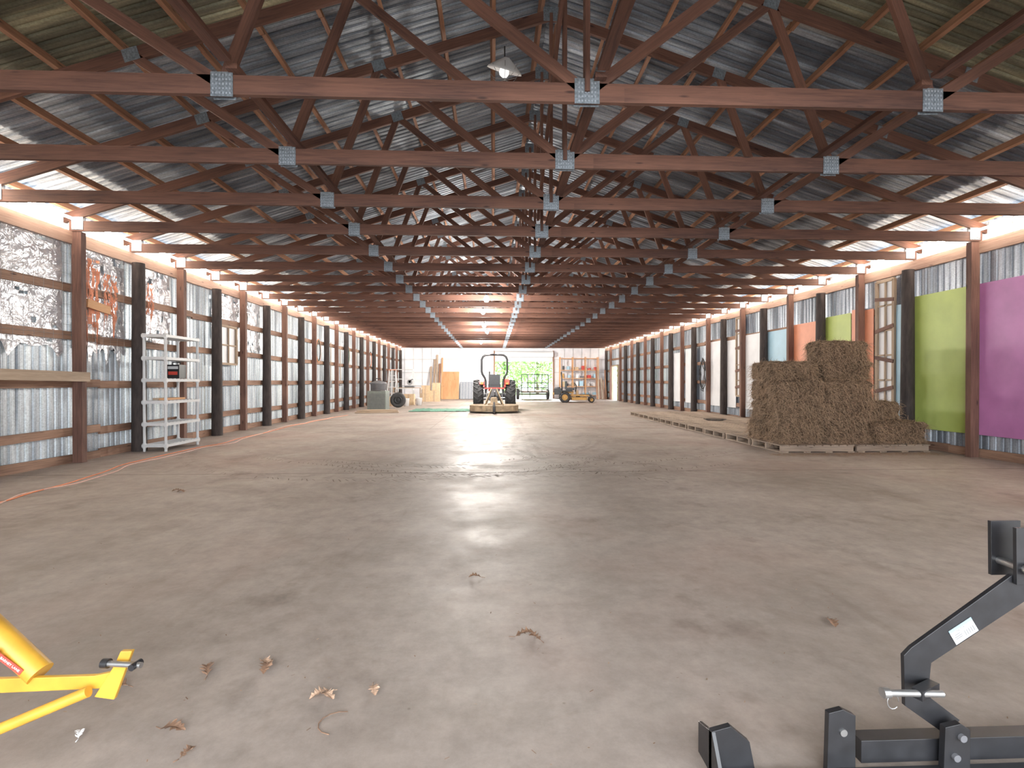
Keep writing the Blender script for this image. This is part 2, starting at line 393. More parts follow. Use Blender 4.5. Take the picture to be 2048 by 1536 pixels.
b.obj('trim_1')
for i,y in enumerate(ys):
    n=i-4
    if y>YB-.1: continue
    for x,sg in((XL,1),(XR,-1)):
        if abs(y-31.3)<.75 and sg<0: continue
        if n%2==0:
            p=MB(); p.cyl((0,0,0),(0,0,3.27),.115,'pole',.095,n=20); p.obj('round_timber_pole',(x+sg*.13,y+(.04 if n!=2 else -.16),0))
        else:
            p=MB(); p.beam((0,0,0),(0,0,CH-.08),.14,.09,'post',up=(0,1,0)); p.obj('timber_post',(x+sg*.11,y+.04,0))
b=MB(); 
for x,sg in((XL,1),(XR,-1)):
    for z in(.06,.45,1.17,1.88,2.60):
        y=YF
        while y<YB:
            y2=min(y+SP*2,YB)
            if not(sg<0 and y2>30.6 and y<32.1 and z<2.2): b.beam((x+sg*0.0,y,z+R(-.02,.02)),(x,y2,z+R(-.02,.02)),.04,.12 if z>.1 else .14,'girt')
            y=y2
b.obj('wall_girt')
for nm,x in(('led_light_strip',XL+.12),('led_light_strip',XR-.12)):
    b=MB(); b.beam((x,0,CH+.09),(x,YB-.4,CH+.09),.04,.025,'led'); b.obj(nm)
# ---- back wall with roll door
DX0,DX1,DZ=.14,4.10,2.56
b=MB()
b.box(((XL+DX0)/2,YB+.05,1.8),(DX0-XL,.06,3.6),'white'); b.box(((XR+DX1)/2,YB+.05,1.8),(XR-DX1,.06,3.6),'white'); b.box(((DX0+DX1)/2,YB+.05,(DZ+3.6)/2),(DX1-DX0,.06,3.6-DZ),'white')
q=len(b.v)
for p in((XL,3.6),(XR,3.6),(XR,3.75),(XC,roofz(XC)+.2),(XL,3.75)): b.v.append((p[0],YB+.05,p[1]))
b.face([q,q+1,q+2,q+3,q+4],'white'); b.obj('wall_back')
b=MB()
for x in(-6,-5.4,-4.8,-4.2,-3.6,-3,-2.4,-1.8,-1.2,-.6,4.9,5.5,6.1,6.7,7.3): b.beam((x,YB-.01,0),(x,YB-.01,3.45),.025,.03,'plastic',up=(0,1,0))
for z in(.9,1.8,2.7):
    b.beam((XL,YB-.02,z),(DX0,YB-.02,z),.03,.05,'plastic'); b.beam((DX1,YB-.02,z),(XR,YB-.02,z),.03,.05,'plastic')
b.beam((DX0-.05,YB-.04,0),(DX0-.05,YB-.04,3.3),.1,.08,'girt',up=(0,1,0)); b.beam((DX1+.05,YB-.04,0),(DX1+.05,YB-.04,3.3),.1,.08,'girt',up=(0,1,0))
b.obj('trim_2')
b=MB()
b.cyl((DX0,YB-.25,3.05),(DX1,YB-.25,3.05),.2,'label',n=24)
for i in range(8): b.box(((DX0+DX1)/2,YB-.04,2.58+i*.075),(DX1-DX0,.03,.06),'label')
b.obj('door_1')
b=MB()
b.box((-3.3,32.3,CH+.085),(5.6,3.2,.012),'white'); b.box((5.6,32.3,CH+.085),(4.0,3.2,.012),'white')
for y in(30.9,31.5,32.7,33.3): b.beam((-6.1,y,CH+.06),(-.5,y,CH+.06),.04,.03,'pale'); b.beam((3.6,y,CH+.06),(7.6,y,CH+.06),.04,.03,'pale')
b.obj('ceiling_panel')
b=MB()
b.box((-5.0,YF,1.8),(2.6,.06,3.6),'wallR'); b.box((6.5,YF,1.8),(2.6,.06,3.6),'wallR')
q=len(b.v)
for p in((XL,3.4),(XR,3.4),(XR,3.75),(XC,roofz(XC)+.2),(XL,3.75)): b.v.append((p[0],YF,p[1]))
b.face([q,q+1,q+2,q+3,q+4],'wallR'); b.obj('wall_front')
b=MB(); b.beam((XR-.02,30.6,0),(XR-.02,30.6,2.2),.1,.06,'pale',up=(0,1,0)); b.beam((XR-.02,32.05,0),(XR-.02,32.05,2.2),.1,.06,'pale',up=(0,1,0)); b.beam((XR-.02,30.6,2.2),(XR-.02,32.05,2.2),.1,.08,'pale'); b.obj('door_2')
# ---- outside
b=MB(); b.box((2,60,-.16),(120,52,.1),'grass'); b.obj('ground_outside')
b=MB(); b.box((2.2,38.5,-.1),(9,8.4,.08),'gravel'); b.obj('gravel_apron')
b=MB(); b.box((0,-12,-.16),(60,20,.1),'gravel'); b.obj('ground_front')
def tree(name,x,y,h,r,seed):
    random.seed(seed); b=MB(); b.cyl((0,0,-.1),(0,0,h*.6),.18,'bark',.08,n=10)
    for i in range(4):
        a=R(0,6.28); b.cyl((0,0,h*(.3+.07*i)),(math.cos(a)*r*.6,math.sin(a)*r*.6,h*(.5+.1*i)),.07,'bark',.03,n=6)
    for i in range(2600):
        while True:
            p=Vector((R(-1,1),R(-1,1),R(-1,1)))
            if p.length<1: break
        p=Vector((p.x*r,p.y*r,h*.52+p.z*h*.5))
        u=Vector((R(-1,1),R(-1,1),R(-1,1))).normalized(); w=u.cross(Vector((R(-1,1),R(-1,1),R(-1,1)))).normalized(); s_=R(.10,.24)
        q=len(b.v)
        for a,c in((-1,0),(0,-.5),(1,0),(0,.5)): b.v.append(tuple(p+u*a*s_+w*c*s_))
        b.face([q,q+1,q+2,q+3],'foliage' if random.random()<.5 else 'foliage2')
    return b.obj(name,(x,y,0))
for i,(x,y,h,r) in enumerate([(-2.5,49,7,3),(1.2,53,8,3.2),(4.5,50,6.5,2.8),(7.8,53,8,3.3),(-6,52,8,3.4),(2.8,58,9,4),(12,54,8,4)]): tree('leafy_tree',x,y,h,r,40+i)
random.seed(11)
# ---- left wall foil insulation
def foilsheet(y0,y1,z0,z1,name,rag=.25,k='foil',x=XL-.03,hole=.42,nn=26):
    b=MB(); nx,nz=nn,nn
    for i in range(nx+1):
        rg=noise.noise(Vector((i*.45+y0*3,1,7)))*rag*1.6+R(-.1,.1)*rag
        for j in range(nz+1):
            y=y0+(y1-y0)*i/nx+R(-.008,.008); z=z1-(z1-z0+(-rg if j==nz else 0))*j/nz
            d=noise.noise(Vector((y*3,z*2.3,3)))*.05+noise.noise(Vector((y*9,z*9,1)))*.03
            b.v.append((x+abs(d)*.9,y,z))
    for i in range(nx):
        for j in range(nz):
            a=i*(nz+1)+j
            if noise.noise(Vector((i*.3+y0,j*.3,9)))>hole: continue
            b.face([a,a+1,a+nz+2,a+nz+1],k,sm=(k=='foil'))
    b.obj(name)
foilsheet(4.3,7.52,1.70,3.33,'foil_insulation_sheet',.25,hole=.5,nn=40)
foilsheet(7.75,8.75,1.66,3.33,'foil_insulation_sheet',.3,hole=.4)
foilsheet(9.1,9.95,1.9,3.33,'foil_insulation_sheet',.3,hole=.4)
foilsheet(11.4,12.6,2.2,3.33,'foil_insulation_sheet',.3,hole=.4)
foilsheet(13.0,13.7,2.0,3.3,'foil_insulation_sheet',.3,hole=.4)
foilsheet(7.82,8.12,2.02,3.12,'torn_insulation_paper',.5,'salmon',XL+.035,hole=.12)
foilsheet(8.22,8.50,2.25,2.95,'torn_insulation_paper',.5,'salmon',XL+.035,hole=.06)
foilsheet(9.2,9.4,2.4,3.0,'torn_insulation_paper',.5,'salmon',XL+.035,hole=.05)
b=MB()
z=1.75
while z<3.3:
    b.cyl((XL+.05,4.3,z),(XL+.05,8.72,z),.002,'wire',n=4,caps=False); z+=.15
y=4.3
while y<8.8:
    b.cyl((XL+.05,y,1.75),(XL+.05,y,3.3),.002,'wire',n=4,caps=False); y+=.15
b.obj('wire_mesh_panel')
b=MB(); b.beam((XL+.32,4.6,1.33),(XL+.21,7.72,1.28),.03,.14,'pale'); b.obj('nailed_board')
b=MB(); b.beam((XL+.08,7.85,2.42),(XL+.08,8.3,2.36),.03,.13,'orangewood'); b.obj('nailed_board')
def winframe(b,x,y0,y1,z0,z1,k='pale',t=.05,mull=2,bars=2):
    for y in(y0,y1): b.beam((x,y,z0),(x,y,z1),.05,t,k,up=(0,1,0))
    for z in(z0,z1): b.beam((x,y0,z),(x,y1,z),.05,t,k)
    for i in range(1,mull): y=y0+(y1-y0)*i/mull; b.beam((x,y,z0),(x,y,z1),.03,.03,k,up=(0,1,0))
    for i in range(1,bars): z=z0+(z1-z0)*i/bars; b.beam((x,y0,z),(x,y1,z),.03,.03,k)
b=MB(); winframe(b,XL+.06,11.6,12.3,1.62,2.5); b.box((XL+.035,11.95,2.06),(.008,.68,.84),'wpanel'); b.obj('window_1')
tn=lambda n:Y0+SP*n
b=MB(); random.seed(4)
for i in range(9):
    y=tn(11+i)+R(.45,.8); x=XL+.08
    if i%3==0:
        for c in range(3): b.tube([(x,y+math.cos(t*math.pi/8)*(.18+.02*c),2.3+math.sin(t*math.pi/8)*(.35+.03*c)) for t in range(16)],.014,random.choice(['rubber','cordo','green']),6,True)
    elif i%3==1:
        b.cyl((x,y,1.2),(x,y+.05,2.7),.016,'pale',n=8); b.box((x,y,1.1),(.03,.22,.28),'grey')
    else:
        b.cyl((x,y,1.1),(x,y-.05,2.6),.016,'pale',n=8); b.box((x,y,1.05),(.06,.4,.05),'grey')
b.obj('hanging_tools')
# ---- right wall panels
def panel(y0,y1,k,z0=.36,z1=2.77,x=None):
    b=MB(); b.box(((x or XR-.032),(y0+y1)/2,(z0+z1)/2),(.012,y1-y0-.01,z1-z0),k)
    o=b.obj('painted_plywood_panel'); return o
panel(tn(1),tn(2),'pink',z1=2.77); panel(tn(2)+.02,tn(3)+.05,'pink')
panel(tn(3)+.07,tn(4),'lime')
panel(tn(4)+.02,tn(4)+.42,'blue',z1=2.68)
panel(tn(4)+.98,tn(5)+.02,'orange',z1=2.7)
panel(tn(5)+.05,tn(5)+.38,'orange',z1=2.75); panel(tn(5)+.4,tn(6),'lime',z1=2.7)
panel(tn(6)+.02,tn(7),'orange',z1=2.66); panel(tn(7)+.05,tn(8),'blue',z1=2.6)
panel(tn(8)+.05,tn(9),'wpanel',z1=2.62); panel(tn(9)+.6,tn(10)+.3,'wpanel',z1=2.55); panel(tn(10)+.4,tn(11)+.4,'wpanel',z1=2.6)
panel(tn(12),tn(12)+1.1,'wpanel',z1=2.5); panel(tn(13)+.2,tn(14)+.1,'wpanel',z1=2.4)
for y in(tn(4)+.45,tn(9)+.12):
    b=MB(); winframe(b,XR-.05,y,y+.42,.75,3.2,'pale',.06,2,5); b.box((XR-.03,y+.21,1.98),(.008,.40,2.4),'wpanel')
    for z in(1.1,1.6,2.3,2.8): b.beam((XR-.08,y-.02,z),(XR-.08,y+.44,z+R(-.1,.1)),.02,.07,'post')
    b.obj('window_2' if y<11 else 'window_3')
b=MB()
for c in range(4):
    pts=[(R(-.03,.03)+.05*c*.3,math.cos(t*math.pi/8)*(.16+.02*c),math.sin(t*math.pi/8)*(.45+.05*c)) for t in range(16)]
    b.tube(pts,.012,'rubber',6,True)
b.obj('coiled_hose',(XR-.32,tn(11)+.1,1.45))
b=MB()
for c in range(3):
    pts=[(math.cos(t*math.pi/8)*(.22+.04*c),math.sin(t*math.pi/8)*(.2+.03*c),.01+.014*c) for t in range(16)]
    b.tube(pts,.006,'rubber',6,True)
b.obj('wire_coil',(6.1,13.4,.135))
# ---- bulbs
def pl(name,loc,e,r=.05,col=(1,.94,.86)):
    l=bpy.data.lights.new(name,'POINT'); l.energy=e; l.shadow_soft_size=r; l.color=col
    o=bpy.data.objects.new(name,l); S.collection.objects.link(o); o.location=loc; return o
for x,y,z,e in((-.17,13.0,3.37,340),(-.31,15.6,3.4,380),(-.35,19.5,3.4,500),(-.26,21.8,3.38,560),(-.67,28.0,3.4,1300)):
    b=MB(); b.lathe((0,0,0),(0,0,1),[(0,-.09),(.04,-.08),(.07,-.04),(.072,0),(.05,.05),(.025,.08)],'bulb',16)
    b.cyl((0,0,.06),(0,0,.13),.026,'black'); b.cyl((0,0,.13),(0,0,CH+.2-z),.004,'black',n=6)
    o=b.obj('hanging_light_bulb',(x,y,z))
    p=pl('bulb_lamp',(0,0,-.17),e,.07); p.parent=o
b=MB()
b.lathe((0,0,0),(.25,-.5,1),[(.03,.12),(.06,.10),(.20,.0),(.21,-.02),(.20,-.015),(.05,.08)],'plastic',28)
b.lathe((0,0,0),(.25,-.5,1),[(0,-.09),(.04,-.08),(.06,-.04),(.05,.02),(.03,.06)],'bulboff',16)
for i in range(8):
    t=i*math.pi/4; b.tube([Vector((math.cos(t)*.2,math.sin(t)*.2,-.02)),Vector((math.cos(t)*.13,math.sin(t)*.13,-.1)),Vector((0,0,-.13))],.003,'wire',5)
b.cyl((0,0,.1),(0,0,.27),.008,'black'); o=b.obj('caged_barn_light',(.16,6.75,5.45)); o.scale=(1.15,1.15,1.15)
# ---- storage rack left
b=MB()
LX,LYY=.42,.98
for z in(.10,.47,.85,1.23,1.61,2.0):
    b.box((LX/2,LYY/2,z),(LX,LYY,.045),'plastic')
    for i in range(9): b.box((LX/2,.07+i*.105,z+.025),(LX-.06,.06,.008),'plastic')
    for x in(.03,LX-.03):
        for y in(.03,LYY-.03): b.cyl((x,y,z-.04),(x,y,z+.04),.032,'plastic',n=12)
for x in(.03,LX-.03):
    for y in(.03,LYY-.03): b.cyl((x,y,0),(x,y,2.02),.022,'plastic',n=12)
rack=b.obj('plastic_shelving_unit',(-6.04,8.75,0))
b=MB(); b.box((0,0,.13),(.22,.2,.25),'black'); b.box((.0,-.103,.10),(.16,.008,.06),'decal'); b.box((0,-.103,.2),(.18,.008,.05),'plastic'); b.tube([(-.07,0,.25),(-.07,0,.3),(.07,0,.3),(.07,0,.25)],.01,'black'); b.obj('battery_charger',(-5.82,9.35,1.262))
b=MB(); b.beam((-.12,-.3,.02),(-.1,.25,.02),.09,.035,'pale'); b.beam((.02,-.35,.02),(.05,.2,.02),.09,.035,'orangewood'); b.obj('lumber_scrap',(-5.82,9.25,.881))
# ---- hay
def balemesh(seed):
    random.seed(seed); b=MB(); L_,W_,H_=.95,.48,.37
    def disp(p):
        f=Vector(p); n=noise.noise(f*3.5+Vector((seed,0,0)))*.06+noise.noise(f*12+Vector((seed,5,0)))*.035+noise.noise(f*30+Vector((seed,5,3)))*.015
        c=Vector((p[0]/(L_/2),p[1]/(W_/2),p[2]/(H_/2)))
        k=1-.07*max(0,(abs(c.x)**6+abs(c.y)**6+abs(c.z)**6)-1)
        d=f.normalized()
        return Vector((f.x*k,f.y*k,f.z*k))+d*n
    nx,ny,nz=40,20,16
    def grid(o,u,v,nu,nv):
        q=len(b.v)
        for i in range(nu+1):
            for j in range(nv+1): b.v.append(tuple(disp(Vector(o)+Vector(u)*(i/nu)+Vector(v)*(j/nv))))
        for i in range(nu):
            for j in range(nv):
                a=q+i*(nv+1)+j; b.face([a,a+nv+1,a+nv+2,a+1],'hay')
    x,y,z=L_/2,W_/2,H_/2
    grid((-x,-y,-z),(L_,0,0),(0,0,H_),nx,nz); grid((x,y,-z),(-L_,0,0),(0,0,H_),nx,nz)
    grid((x,-y,-z),(0,W_,0),(0,0,H_),ny,nz); grid((-x,y,-z),(0,-W_,0),(0,0,H_),ny,nz)
    grid((-x,-y,z),(L_,0,0),(0,W_,0),nx,ny); grid((-x,y,-z),(L_,0,0),(0,-W_,0),nx,ny)
    for i in range(2600):
        f=random.choice((0,0,1,1,2,3,4)); 
        p={0:(R(-x,x),-y,R(-z,z)),1:(R(-x,x),y,R(-z,z)),2:(x,R(-y,y),R(-z,z)),3:(-x,R(-y,y),R(-z,z)),4:(R(-x,x),R(-y,y),z)}[f]
        p=disp(p); nrm=Vector({0:(0,-1,0),1:(0,1,0),2:(1,0,0),3:(-1,0,0),4:(0,0,1)}[f])
        d=(Vector((R(-1,1),R(-1,1),R(-1.3,.5)))+nrm*.35).normalized(); w=d.cross(nrm).normalized()*.0018; ln=R(.04,.15)
        q=len(b.v); p0=p-d*.02; p1=p+d*ln*.5+nrm*.008; p2=p+d*ln+Vector((0,0,-.03))
        for c in(p0,p1,p2): b.v.append(tuple(c-w)); b.v.append(tuple(c+w))
        b.face([q,q+1,q+3,q+2],'straw'); b.face([q+2,q+3,q+5,q+4],'straw')
    return b
bal=[balemesh(s) for s in(3,17,29)]
first=[None]*3; random.seed(5); cnt=0
def bale(x,y,z,rz=0.,s=1.,sx=None,sz=None):
    global cnt
    i=cnt%3; cnt+=1; sc=((sx or s),s,(sz or s))
    if first[i] is None: first[i]=bal[i].obj('hay_bale',(x,y,z),rz); first[i].scale=sc; return
    inst(first[i],'hay_bale',(x,y,z),rz,sc)
zb=.135
for L_ in range(3):
    z=zb+.185+L_*.36
    o=.05*(L_%2)
    for yy in(8.60,9.10):
        bale(5.32+o+R(-.03,.03),yy+R(-.03,.03),z,R(-.04,.04)+(math.pi if L_%2 else 0),sx=.86); bale(6.16-o*.4+R(-.03,.03),yy+R(-.03,.03),z,R(-.04,.04),sx=.9)
bale(5.30,8.78,zb+.185+3*.36,.06,1,.95,.88); bale(5.45,9.2,zb+.185+3*.36,.03,sz=.88)
bale(6.40,8.95,zb+.185+3*.36,.06); bale(6.36,8.97,zb+.185+4*.36,-.10,1.02,sx=.95)
bale(6.22,9.42,zb+.185+3*.36,.0)
bale(7.03,8.50,zb+.185,.02); bale(6.98,9.02,zb+.185,0.03,sx=.85); bale(6.93,8.85,zb+.185+.36,-.03,.96,sx=.8)
b=MB(); random.seed(9)
for i in range(3500):
    x=R(4.6,7.45); y=8.1-abs(random.gauss(0,.16)) if random.random()<.5 else R(8.2,9.4); z=.004 if y<8.18 or x<4.88 else .142
    a=R(0,6.28); l=R(.03,.1); d=Vector((math.cos(a),math.sin(a),R(-.02,.15)))*l; w=Vector((-math.sin(a),math.cos(a),0))*.002
    p=Vector((x,y,z)); q=len(b.v)
    for c in(p-w,p+w,p+d+w,p+d-w): b.v.append(tuple(c))
    b.face([q,q+1,q+2,q+3],'straw')
b.obj('loose_hay')
b=MB(); PW,PD=1.27,1.0
for i in range(3): b.beam((-PW/2,-PD/2+.05+i*(PD-.1)/2,.065),(PW/2,-PD/2+.05+i*(PD-.1)/2,.065),.04,.09,'palletw')
for i in range(9): b.beam((-PW/2+.06+i*(PW-.12)/8,-PD/2,.12),(-PW/2+.06+i*(PW-.12)/8,PD/2,.12),.12,.018,'palletw')
for i in range(4): b.beam((-PW/2+.06+i*(PW-.12)/3,-PD/2,.01),(-PW/2+.06+i*(PW-.12)/3,PD/2,.01),.12,.018,'palletw')
P0=b.obj('wooden_pallet',(5.52,8.70,0))
for r in range(9):
    for c in range(2):
        if r==0 and c==0: continue
        inst(P0,'wooden_pallet',(5.52+c*1.33+R(-.03,.0)*(c==0),8.70+r*1.03,0),0)
# ---- tractor
b=MB()
for sx in(-1,1):
    b.wheel((sx*.68,0,.62),.62,.40,lugs=18,rim='rimg',rr=.5)
    b.wheel((sx*.62,1.75,.40),.40,.26,lugs=12,rim='rimg',rr=.5)
    pts=[]
    for i in range(8):
        t=math.radians(25+i*16); pts.append((math.cos(t)*.67,math.sin(t)*.67+.62))
    for i in range(7):
        b.beam((sx*.52,pts[i][0],pts[i][1]),(sx*.52,pts[i+1][0],pts[i+1][1]),.20,.025,'red',up=(0,-pts[i][0],pts[i][1]-.62))
    b.prism([(sx*.44,math.cos(math.radians(a))*.66,.62+math.sin(math.radians(a))*.66) for a in range(20,150,16)],(sx*.02,0,0),'red')
    b.box((sx*.52,-.52,1.12),(.1,.05,.08),'mower'); b.box((sx*.42,-.50,1.02),(.06,.05,.07),'decal')
    b.tube([(sx*.36,-.3,.75),(sx*.36,-.3,1.2),(sx*.40,-.3,1.35),(sx*.50,-.3,1.5),(sx*.53,-.3,1.62),(sx*.53,-.3,2.1),(sx*.48,-.3,2.22),(sx*.38,-.3,2.29),(sx*.2,-.3,2.31),(0,-.3,2.31)],.045,'black',10)
    b.beam((sx*.36,-.3,.7),(sx*.36,-.3,1.2),.08,.08,'black',up=(0,1,0))
    b.beam((sx*.28,-.35,.45),(sx*.34,-1.0,.35),.03,.07,'black'); b.beam((sx*.3,-.3,.9),(sx*.33,-.75,.42),.025,.025,'grey')
b.box((0,.1,.65),(.42,.9,.5),'grey'); b.box((0,1.2,.65),(.36,1.5,.35),'grey'); b.box((0,1.45,1.0),(.52,1.2,.45),'red'); b.box((0,2.07,.95),(.48,.05,.4),'black')
b.box((0,-.05,1.02),(.52,.5,.14),'black'); b.box((0,-.27,1.28),(.48,.12,.42),'black'); b.box((0,-.2,.92),(.8,.4,.06),'red')
b.lathe((0,.55,1.38),(0,-.5,1),[(.17,0),(.19,.015),(.2,0),(.19,-.015),(.17,0)],'black',24); b.cyl((0,.75,1.05),(0,.55,1.38),.025,'black')
b.box((0,.8,1.15),(.46,.15,.4),'black'); b.cyl((-.22,1.6,1.2),(-.22,1.6,1.65),.03,'black'); b.cyl((0,-.4,.6),(0,-.9,.45),.05,'black')
b.beam((0,-.38,.85),(0,-.95,.75),.05,.05,'grey'); b.cyl((-.66,0,.62),(.66,0,.62),.09,'grey'); b.cyl((-.6,1.75,.4),(.6,1.75,.4),.05,'grey')
b.box((0,-.42,.75),(.3,.08,.3),'grey')
b.obj('farm_tractor',(.06,20.9,0),0)
b=MB()
out=[(-.92,.75),(.92,.75),(.92,-.35),(.72,-.68),(.3,-.82),(-.3,-.82),(-.72,-.68),(-.92,-.35)]
b.prism([(x,y,.27) for x,y in out],(0,0,.02),'rust')
for i in range(8):
    p=out[i];q=out[(i+1)%8]
    if i!=0: b.beam((p[0],p[1],.18),(q[0],q[1],.18),.02,.22,'rust')
for sx in(-1,1):
    b.beam((sx*.92,.7,.06),(sx*.92,-.35,.06),.05,.04,'grey'); b.beam((sx*.1,.35,.9),(sx*.35,-.6,.33),.03,.06,'rust'); b.beam((sx*.32,.72,.3),(sx*.1,.4,.92),.03,.08,'rust')
    b.beam((sx*.32,.75,.35),(sx*.32,.3,.35),.04,.12,'rust')
b.lathe((0,0,.29),(0,0,1),[(.24,0),(.24,.05),(.14,.08),(.13,.25),(.1,.3),(0,.3)],'rust'); b.cyl((0,.1,.46),(0,.75,.5),.05,'black')
b.beam((0,-.3,.34),(0,-1.1,.38),.08,.08,'rust'); b.cyl((0,-1.1,.44),(0,-1.1,.26),.03,'grey'); b.wheel((0,-1.16,.17),.17,.1,rim='grey'); b.beam((-.08,-1.16,.26),(.08,-1.16,.26),.05,.03,'rust')
for sx in(-1,1): b.beam((sx*.075,-1.16,.27),(sx*.075,-1.16,.15),.04,.012,'rust',up=(0,1,0))
b.obj('rotary_cutter',(.04,19.35,0))
# ---- zero-turn mower
b=MB()
for sy in(-1,1):
    b.wheel((-.35,sy*.48,.30),.30,.26,axis=(0,1,0),rim='mower',lugs=12); b.wheel((1.15,sy*.38,.16),.16,.12,axis=(0,1,0),rim='mower')
    b.beam((1.0,sy*.38,.42),(1.15,sy*.38,.42),.08,.05,'black'); b.cyl((1.12,sy*.38,.44),(1.12,sy*.38,.16),.025,'black')
    b.beam((-.6,sy*.25,.42),(1.05,sy*.36,.40),.06,.08,'mower'); b.box((-.3,sy*.42,.66),(.75,.2,.06),'black')
    b.tube([(.25,sy*.3,.6),(.32,sy*.3,.95),(.22,sy*.2,1.1),(.2,sy*.05,1.12)],.016,'black'); b.tube([(-.5,sy*.35,.5),(-.52,sy*.35,1.35),(-.55,sy*.3,1.68),(-.55,0,1.72)],.028,'black',8)
b.box((-.2,0,.58),(.7,.62,.14),'mower'); b.box((-.05,0,.76),(.5,.5,.12),'black'); b.box((-.28,0,.98),(.12,.48,.46),'black')
b.prism([(.05,-.72,.16),(.85,-.72,.16),(.95,-.3,.16),(.95,.3,.16),(.85,.72,.16),(.05,.72,.16),(-.0,0,.16)],(0,0,.14),'mower')
b.box((-.75,0,.62),(.4,.5,.36),'black'); b.cyl((-.75,0,.8),(-.75,0,.88),.16,'grey'); b.box((.75,0,.45),(.5,.5,.04),'black'); b.box((-.98,0,.5),(.06,.7,.1),'mower'); b.cyl((.4,.0,.3),(.4,0,.4),.12,'black')
b.obj('zero_turn_mower',(4.45,28.2,0),-.12)
# ---- utility trailer
b=MB()
b.box((0,1.3,.55),(1.7,3.0,.06),'palletw')
for sx in(-1,1):
    b.beam((sx*.87,-.25,.5),(sx*.87,2.8,.5),.05,.08,'black'); b.beam((sx*.87,-.25,.95),(sx*.87,2.8,.95),.04,.04,'black'); b.wheel((sx*1.0,1.4,.34),.34,.2,rim='rimg')
    b.beam((sx*1.0,1.0,.72),(sx*1.0,1.8,.72),.22,.02,'black')
    for y in(-.2,.8,1.8,2.75): b.beam((sx*.87,y,.5),(sx*.87,y,.95),.04,.04,'black',up=(0,1,0))
for x in(-.85,-.45,0,.45,.85): b.beam((x,-.3,.5),(x,-.3,1.62),.05,.05,'black',up=(0,1,0))
for z in(.5,.8,1.1,1.62): b.beam((-.87,-.3,z),(.87,-.3,z),.045,.05,'black')
b.cyl((-.95,1.4,.34),(.95,1.4,.34),.04,'black'); b.beam((0,2.8,.5),(0,4.1,.42),.08,.08,'black'); b.cyl((0,3.9,0),(0,3.9,.55),.035,'black')
for sx in(-1,1): b.beam((sx*.8,-.1,.0),(sx*.8,-.1,.5),.04,.04,'black',up=(0,1,0))
b.obj('utility_trailer',(2.65,31.6,0))
# ---- clutter left back
b=MB(); b.box((0,0,.4),(.76,.76,.8),'ac')
for i in range(14): b.box((0,-.385,.1+i*.045),(.68,.012,.014),'grey'); b.box((.385,0,.1+i*.045),(.012,.68,.014),'grey')
b.lathe((0,0,.8),(0,0,1),[(.32,0),(.32,.03),(.28,.03),(.0,.035)],'black'); b.obj('air_conditioner_unit',(-4.85,21.2,0))
b=MB(); b.lathe((0,0,0),(0,0,1),[(0,0),(.24,0),(.30,.75),(.33,.78),(.33,.82),(.0,.90)],'grey',24); b.tube([(-.1,0,.87),(-.1,0,.95),(.1,0,.95),(.1,0,.87)],.015,'black'); o=b.obj('trash_can',(-5.2,22.7,0)); o.scale=(1.15,1.15,1.4)
b=MB(); b.wheel((0,0,.35),.35,.22,axis=(0,1,0),rim='black'); b.obj('spare_tire',(-4.35,22.9,0))
def bench(nm,loc,w,d,h,tiers=1,k='pale',leg=.06):
    b=MB()
    for i in range(tiers+1):
        z=h-(h-.2)*i/max(tiers,1) if tiers>0 else h
        for j in range(4): b.box((0,-d/2+d/8+j*d/4,z),(w,d/4-.01,.03),k)
        for sx in(-1,1): b.beam((sx*(w/2-.04),-d/2,z-.05),(sx*(w/2-.04),d/2,z-.05),.04,.07,k)
    for sx in(-1,1):
        for sy in(-1,1): b.beam((sx*(w/2-.04),sy*(d/2-.04),0),(sx*(w/2-.04),sy*(d/2-.04),h-.015),leg,leg,k,up=(0,1,0))
    return b.obj(nm,loc)
bench('workbench',(-4.6,27.0,0),1.5,.7,.85)
b=MB(); b.box((0,0,.05),(.5,.4,.1),'grey'); b.cyl((0,-.05,.28),(0,.05,.28),.15,'steel',n=24); b.box((0,.05,.32),(.12,.2,.14),'black'); b.tube([(0,0,.35),(.15,-.1,.45),(.2,-.2,.42)],.02,'black'); b.obj('miter_saw',(-4.5,27,.866))
bench('shelf_rack',(-5.35,29.6,0),1.3,.5,1.9,3,'plastic')
b=MB(); b.box((0,0,.25),(.5,.4,.5),'card'); b.box((0,-.202,.25),(.06,.004,.5),'pale'); b.obj('cardboard_box',(-4.0,29.6,0))
for x,y,z,s in((-3.5,29.8,0,1.3),(-4.0,29.62,.503,.9),(-3.4,29.9,.655,.9),(-5.0,24.6,0,.9),(-4.3,25.6,0,1.1)):
    o=bpy.data.objects.new('cardboard_box',bpy.data.objects['cardboard_box'].data); S.collection.objects.link(o); o.location=(x,y,z); o.scale=(s,s,s)
b=MB(); b.lathe((0,0,0),(0,0,1),[(0,0),(.13,0),(.15,.36),(.16,.37),(.14,.37),(.0,.34)],'label',20); b.obj('plastic_bucket',(-4.2,24.2,0))
o=inst(bpy.data.objects['plastic_bucket'],'plastic_bucket',(-3.7,25.0,0))
